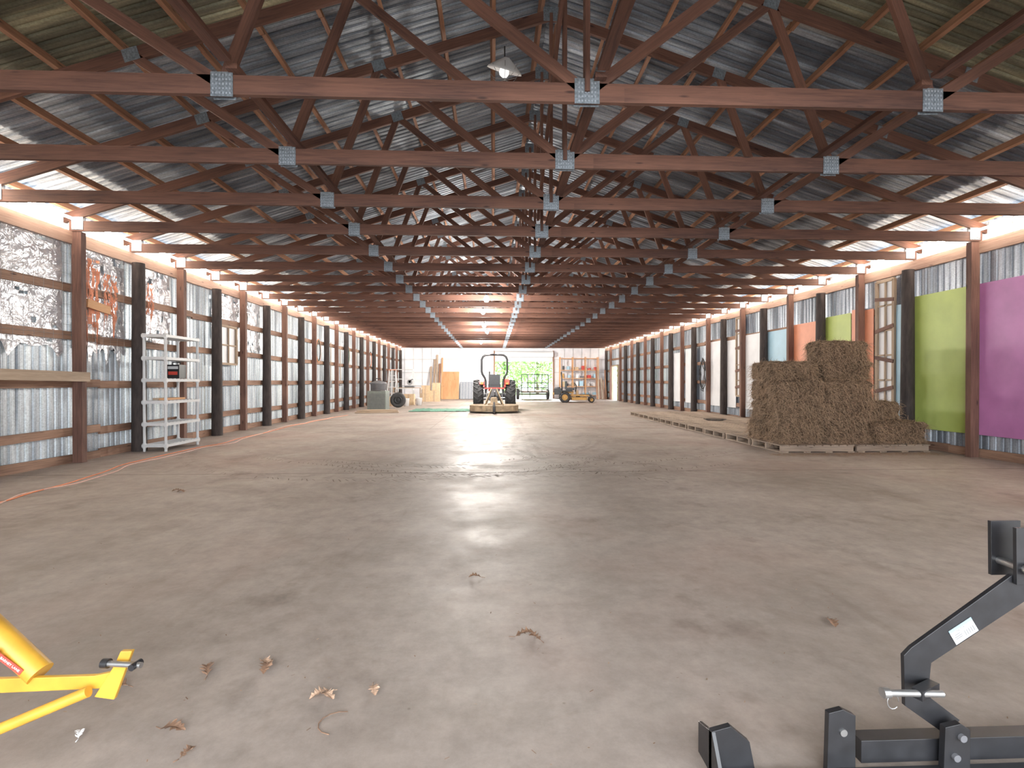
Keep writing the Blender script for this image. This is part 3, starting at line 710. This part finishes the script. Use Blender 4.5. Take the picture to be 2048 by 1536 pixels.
# step ladder
b=MB()
for sx in(-1,1):
    b.beam((sx*.25,-.3,0),(sx*.17,0,1.8),.03,.07,'plastic',up=(0,1,0)); b.beam((sx*.25,.35,0),(sx*.17,.02,1.8),.025,.04,'plastic',up=(0,1,0))
for i in range(1,6): t=i/6; b.box((0,-.3+.3*t,1.8*t),(.48-.14*t,.09,.03),'plastic')
b.box((0,0,1.8),(.38,.14,.03),'cordo'); b.obj('step_ladder',(-5.2,25.9,0))
b=MB()
for i in range(7): b.beam((-.6+i*.02,-.5+i*.14,.03+.045*(i%2)),(1.0-i*.05,-.3+i*.14,.03+.045*(i%2)),.13,.04,'pale')
b.obj('lumber_pile',(-4.6,19.4,0))
for i,(x,w,h,k) in enumerate(((-3.95,.12,2.7,'pale'),(-3.78,.12,3.0,'pale'),(-3.6,.14,2.4,'purlin'),(-3.44,.10,2.8,'orangewood'),(-4.2,.12,2.2,'pale'))):
    b=MB(); b.beam((0,-.5,.01),(0,.12,h),w,.035,k,up=(0,-1,0)); b.obj('leaning_board',(x,33.78,0))
b=MB(); b.beam((0,-.45,.0),(0,0,1.85),1.1,.02,'orangewood',up=(0,-1,0)); b.obj('plywood_sheet',(-2.85,33.86,0))
b=MB(); b.beam((0,-.35,.0),(0,0,1.15),1.15,.10,'grey2',up=(0,-1,0))
for i in range(6): b.beam((-.5+i*.2,-.42,.02),(-.5+i*.2,-.07,1.13),.02,.03,'plastic',up=(0,-1,0))
b.obj('metal_panel_stack',(-1.65,33.8,0))
b=MB(); w=2.6
for z in(.25,.85,1.4,1.95,2.75): b.box((0,0,z),(w,.45,.04),'orangewood')
for x in(-w/2,-w/6,w/6,w/2):
    for y in(-.2,.2): b.beam((x,y,0),(x,y,2.85),.05,.07,'orangewood',up=(0,1,0))
random.seed(3)
for z in(.25,.85,1.4,1.95):
    x=-w/2+.15
    while x<w/2-.2:
        ww=R(.12,.3); hh=R(.12,.36); k=random.choice(['label','grey','red','card','blue','black','mower'])
        if random.random()<.5: b.cyl((x+ww/2,0,z+.02),(x+ww/2,0,z+.02+hh),ww*.42,k,n=12)
        else: b.box((x+ww/2,0,z+.02+hh/2),(ww*.9,.3,hh),k)
        x+=ww+R(.03,.3)
b.obj('storage_shelf',(5.85,33.6,0))
b=MB()
for i in range(6): b.beam((i*.12,-.3,.01),(i*.12,.1,1.2+R(0,.9)),.08,.03,random.choice(['pale','purlin','girt']),up=(0,-1,0))
b.obj('leaning_lumber',(6.9,32.9,0))
b=MB(); random.seed(2); nx,ny=26,16
for i in range(nx+1):
    for j in range(ny+1): b.v.append((-3.35+2.4*i/nx+R(-.02,.02),19.7+1.9*j/ny+R(-.02,.02),.012+.05*abs(noise.noise(Vector((i*.4,j*.4,2))))))
for i in range(nx):
    for j in range(ny): a=i*(ny+1)+j; b.face([a,a+ny+1,a+ny+2,a+1],'green')
b.obj('green_tarp')
# ---- extension cords
def cord(pts,r,k,nm,wob=.05):
    P=[Vector(p) for p in pts];o=[]
    for i in range(len(P)-1):
        p0=P[max(i-1,0)];p1=P[i];p2=P[i+1];p3=P[min(i+2,len(P)-1)]
        for s_ in range(14):
            t=s_/14; q=.5*((2*p1)+(p2-p0)*t+(2*p0-5*p1+4*p2-p3)*t*t+(3*p1-p0-3*p2+p3)*t**3)
            q.x+=wob*noise.noise(Vector((q.y*1.3,r*900,0))); q.z=r; o.append(q)
    b=MB(); b.tube(o,r,k,6); b.obj(nm)
cord([(-4.6,3.6,0),(-4.9,4.6,0),(-4.95,5.2,0),(-5.08,6.16,0),(-5.42,8.12,0),(-5.3,10.05,0),(-5.4,13.9,0),(-5.2,18,0)],.007,'cordo','extension_cord',.12)
cord([(-4.9,3.6,0),(-4.8,4.7,0),(-5.02,5.4,0),(-5.0,6.3,0),(-5.3,8.2,0),(-5.15,10.3,0),(-5.5,13.0,0),(-5.3,17,0)],.007,'cordp','extension_cord',.2)
# ---- leaves
def leafobj(x,y,s,rz,k):
    random.seed(int(x*1000)+77); b=MB(); n=18; L_=.085*s
    prof=[.04,.12,.32,.40,.20,.14,.38,.52,.30,.18,.40,.55,.34,.2,.32,.36,.18,.1,.02]
    for i in range(n+1):
        t=i/n; w=prof[i]*L_*.62; zc=.012*s*math.sin(t*3.1)+.003
        for a in(-1,-.4,0,.4,1): b.v.append((L_*(t-.5)+abs(a)*(.006+R(-.003,.004)),a*w,zc+abs(a)*R(.2,.7)*w*.9+.002))
    for i in range(n):
        for j in range(4): a=i*5+j; b.face([a,a+5,a+6,a+1],k,sm=False)
    b.tube([(-L_*.5,0,.004),(-L_*.8,.01*s,.003)],.0015,k,5)
    b.obj('dry_leaf',(x,y,0),rz)
for x,y,s,k in((-.11,3.07,.9,'leaf'),(.15,2.36,1.1,'leaf'),(.20,2.33,.8,'leaf'),(1.70,2.42,1.0,'leaf'),(-1.2,2.12,1.0,'leaf'),(-.96,2.13,1.0,'leaf'),(-.98,2.17,.8,'leaf2'),(-.667,1.94,.9,'leaf2'),(-.64,1.93,.8,'leaf2'),(-.47,1.96,.8,'leaf2'),(-1.12,1.765,1.0,'leaf'),(-1.5,2.03,1.0,'leaf'),(-3.48,5.6,1.2,'leaf'),(-3.42,5.56,1.0,'leaf'),(-1.42,1.75,.5,'label'),(-1.0,1.65,.6,'leaf')):
    leafobj(x,y,s,R(0,6.28),k)
b=MB(); random.seed(21)
for i in range(300):
    y=1.5+abs(random.gauss(0,3)); x=R(-1.2,1.2)*max(y,1.8); 
    if not(XL+.3<x<XR-.3) or y>20: continue
    a=R(0,6.28); l=R(.004,.02); d=Vector((math.cos(a)*l,math.sin(a)*l,.002)); w=Vector((-math.sin(a),math.cos(a),0))*R(.0008,.0022); p=Vector((x,y,.0025)); q=len(b.v)
    for c in(p-w,p+w,p+d+w,p+d-w): b.v.append(tuple(c))
    b.face([q,q+1,q+2,q+3],random.choice(['leaf','leaf','leaf2','straw']))
b.obj('floor_debris')
b=MB(); b.tube([(-.55+.07*math.cos(t*.45),1.78+.06*math.sin(t*.45),.003) for t in range(3,11)],.0018,'leaf',6); b.obj('curled_twig')
# tire tread dirt marks
b=MB(); random.seed(31)
def track(pts,w=.32,dens=.7):
    P=[Vector(p) for p in pts]
    for i in range(len(P)-1):
        L_=(P[i+1]-P[i]).length; d=(P[i+1]-P[i]).normalized(); nrm=Vector((-d.y,d.x,0)); s_=0
        while s_<L_:
            c=P[i]+d*s_
            for sg in(-1,1):
                if random.random()<dens:
                    a=c+nrm*sg*R(.02,.06); e=c+nrm*sg*w*R(.3,.5)+d*.07; t=d*R(.004,.010); q=len(b.v)
                    for pp in(a-t,a+t,e+t,e-t): b.v.append((pp.x,pp.y,.0012))
                    b.face([q,q+1,q+2,q+3],'dirt')
            s_+=.085
def arc(cx,cy,r,a0,a1,n=24): return [(cx+r*math.cos(math.radians(a0+(a1-a0)*i/n)),cy+r*math.sin(math.radians(a0+(a1-a0)*i/n)),0) for i in range(n+1)]
track(arc(-1.5,10.2,4.0,200,340)); track(arc(-1.3,10.6,3.4,210,350)); track(arc(4.6,9.5,4.3,150,235)); track(arc(4.2,9.9,3.4,150,240))
track(arc(-.5,9.0,2.6,230,350)); track(arc(.8,12,5.6,235,300)); track(arc(.4,13,6.0,240,310))
track([(-.5,9,0),(-.4,18,0)]); track([(.7,8,0),(.75,18,0)]); track(arc(8,14,6.5,170,215))
b.obj('tire_tread_dirt')
# ---- black implement (right foreground)
b=MB()
for y in(1.50,1.58):
    b.prism([(1.60,y,.575),(1.597,y,.755),(1.70,y,.755),(1.70,y,.575)],(0,.012,0),'black')
b.cyl((1.635,1.497,.715),(1.635,1.516,.715),.010,'steel')
b.cyl((1.625,1.47,.625),(1.625,1.60,.625),.012,'steel'); b.cyl((1.625,1.47,.625),(1.625,1.488,.625),.021,'steel',n=6)
arm=[(1.60,.60),(1.70,.60),(1.69,.545),(1.335,.325),(1.325,.22),(1.43,.14),(1.39,.09),(1.25,.19),(1.245,.35),(1.27,.375)]
b.prism([(x,1.515,z) for x,z in arm],(0,.014,0),'black')
arm2=[(1.66,.62),(1.72,.62),(2.10,.36),(2.12,.12),(2.04,.12),(2.03,.33)]
b.prism([(x,1.545,z) for x,z in arm2],(0,.014,0),'black')
b.cyl((1.13,1.46,.27),(1.32,1.46,.262),.010,'steel'); b.cyl((1.13,1.46,.27),(1.15,1.46,.27),.015,'steel'); b.tube([(1.16+.018*math.cos(t),1.455,.245+.022*math.sin(t)) for t in [i*.5 for i in range(12)]],.0018,'steel',5)
b.beam((1.24,1.46,.262),(1.33,1.50,.262),.03,.03,'black')
b.beam((.60,1.46,.01),(2.2,1.46,.01),.06,.02,'black')
b.prism([(.62,1.50,0),(.62,1.50,.135),(.68,1.50,.15),(.74,1.50,.10),(.76,1.50,.0)],(0,.02,0),'black'); b.prism([(.62,1.42,.0),(.62,1.60,.0),(.62,1.60,.10),(.62,1.50,.135)],(.012,0,0),'black')
b.prism([(.98,1.49,.0),(.985,1.49,.19),(1.03,1.49,.20),(1.07,1.49,.18),(1.07,1.49,.0)],(0,.02,0),'black'); b.cyl((1.03,1.485,.13),(1.03,1.515,.13),.011,'steel')
b.prism([(1.335,1.47,.0),(1.34,1.47,.15),(1.39,1.47,.16),(1.42,1.47,.14),(1.42,1.47,.0)],(0,.02,0),'black')
for x in(1.37,1.39): b.cyl((x,1.46,.06+(x-1.37)*3),(x,1.495,.06+(x-1.37)*3),.011,'grey')
b.beam((1.10,1.53,.055),(2.1,1.53,.055),.05,.07,'black')
imp=b.obj('black_hitch_implement',(.055,0,.0),bevel=.003)
a=math.atan2(.545-.325,1.69-1.335)
lab=MB(); lab.box((0,0,0),(.085,.05,.0012),'label'); lab.box((-.0,.0205,.0008),(.085,.009,.0008),'lblue')
for i in range(14):
    lab.box((.002+i*.0026,-.008,.0009),(.0008+.0009*(i%3==0),.018,.0006),'black')
lab.box((-.022,-.010,.0009),(.024,.002,.0006),'grey'); lab.box((-.022,-.004,.0009),(.028,.002,.0006),'grey'); lab.box((-.022,.003,.0009),(.02,.002,.0006),'grey')
lo=lab.obj('label',parent=imp); lo.location=(1.438,1.5128,.426)
lo.rotation_euler=(Matrix.Rotation(-a,3,'Y')@Matrix.Rotation(math.pi/2,3,'X')).to_euler()
def txt(s,size,k,loc,rot,parent,nm):
    c=bpy.data.curves.new(nm,'FONT'); c.body=s; c.size=size; c.align_x='CENTER'; c.align_y='CENTER'; c.extrude=.0002; c.materials.append(M[k])
    o=bpy.data.objects.new(nm,c); S.collection.objects.link(o); o.location=loc; o.rotation_euler=rot; o.parent=parent
txt('MASTER-17',.009,'black',(-.0,.0115,.001),(0,0,0),lo,'label_text')
# ---- yellow implement (left foreground)
b=MB()
b.cyl((-1.86,1.66,.64),(-1.43,1.60,.295),.036,'yellow',n=20)
b.prism([(-1.66,1.575,.56),(-1.56,1.575,.53),(-1.545,1.575,.49),(-1.58,1.575,.42),(-1.66,1.575,.42)],(0,.012,0),'yellow'); b.cyl((-1.575,1.56,.49),(-1.575,1.60,.49),.012,'grey')
b.cyl((-1.60,1.565,.53),(-1.555,1.56,.53),.008,'steel')
b.prism([(-2.1,1.58,.235),(-1.22,1.58,.255),(-1.17,1.58,.30),(-1.2,1.58,.305),(-1.25,1.58,.295),(-2.1,1.58,.285)],(0,.014,0),'yellow')
b.prism([(-1.245,1.57,.235),(-1.185,1.57,.225),(-1.13,1.57,.375),(-1.165,1.57,.375),(-1.185,1.57,.33)],(0,.014,0),'yellow')
b.cyl((-1.21,1.56,.345),(-1.085,1.545,.345),.0085,'steel'); b.cyl((-1.21,1.56,.345),(-1.19,1.558,.345),.014,'black'); b.cyl((-1.105,1.53,.345),(-1.10,1.565,.345),.010,'black')
b.cyl((-1.245,1.55,.265),(-1.62,1.50,.125),.016,'yellow',n=14); b.cyl((-1.62,1.50,.125),(-2.0,1.47,0.0),.016,'yellow',n=14)
b.beam((-2.05,1.6,.0),(-2.05,1.6,.66),.07,.07,'yellow',up=(0,1,0)); b.cyl((-1.86,1.66,.64),(-2.05,1.62,.68),.04,'yellow')
b.tube([(-1.55,1.42,.0),(-1.52,1.42,.06),(-1.525,1.43,.12),(-1.60,1.45,.2)],.006,'rubber')
yi=b.obj('yellow_hitch_implement',(.015,0,.01),bevel=.002)
d=(Vector((-1.43,1.60,.295))-Vector((-1.86,1.66,.64))).normalized()
an=math.atan2(-d.z,d.x)
rot=(Matrix.Rotation(an,3,'Y')@Matrix.Rotation(math.pi/2,3,'X')).to_euler()
mb=MB(); mb.box((0,0,0),(.085,.02,.001),'decal'); mb.box((-.055,0,0),(.02,.024,.001),'decal'); mb.box((-.055,0,.0008),(.009,.011,.001),'label')
do=mb.obj('decal',parent=yi); do.location=(-1.49,1.5665,.344); do.rotation_euler=rot
txt('BARNEY LANE',.011,'label',(0,0,.001),(0,0,0),do,'decal_text')
# ------------------------------------------------------------------ lights
w=bpy.data.worlds.new('sky'); S.world=w; w.use_nodes=True; bg=w.node_tree.nodes['Background']
bg.inputs[0].default_value=(.88,.94,1,1); bg.inputs[1].default_value=6.0
sun=bpy.data.lights.new('sun','SUN'); sun.energy=14; sun.angle=.02; so=bpy.data.objects.new('sun',sun); S.collection.objects.link(so); so.rotation_euler=(math.radians(-62),0,math.radians(12))
def area(nm,loc,rot,sx,sy,e,col=(1,1,1)):
    l=bpy.data.lights.new(nm,'AREA'); l.shape='RECTANGLE'; l.size=sx; l.size_y=sy; l.energy=e; l.color=col
    o=bpy.data.objects.new(nm,l); S.collection.objects.link(o); o.location=loc; o.rotation_euler=rot; return o
area('doorway_daylight',(.75,-6.5,2.4),(math.radians(88),0,0),10,4.5,480,(.97,.98,1))
# ------------------------------------------------------------------ camera
cd=bpy.data.cameras.new('cam'); cd.sensor_width=36; cd.lens=991/2048*36; cd.clip_start=.05; cd.clip_end=300
co=bpy.data.objects.new('cam',cd); S.collection.objects.link(co); co.location=(0,0,1.22)
co.rotation_euler=(math.radians(90-.35),0,math.radians(-2.196)); S.camera=co
S.view_settings.view_transform='Standard'; S.view_settings.exposure=0.3; S.view_settings.gamma=1.08
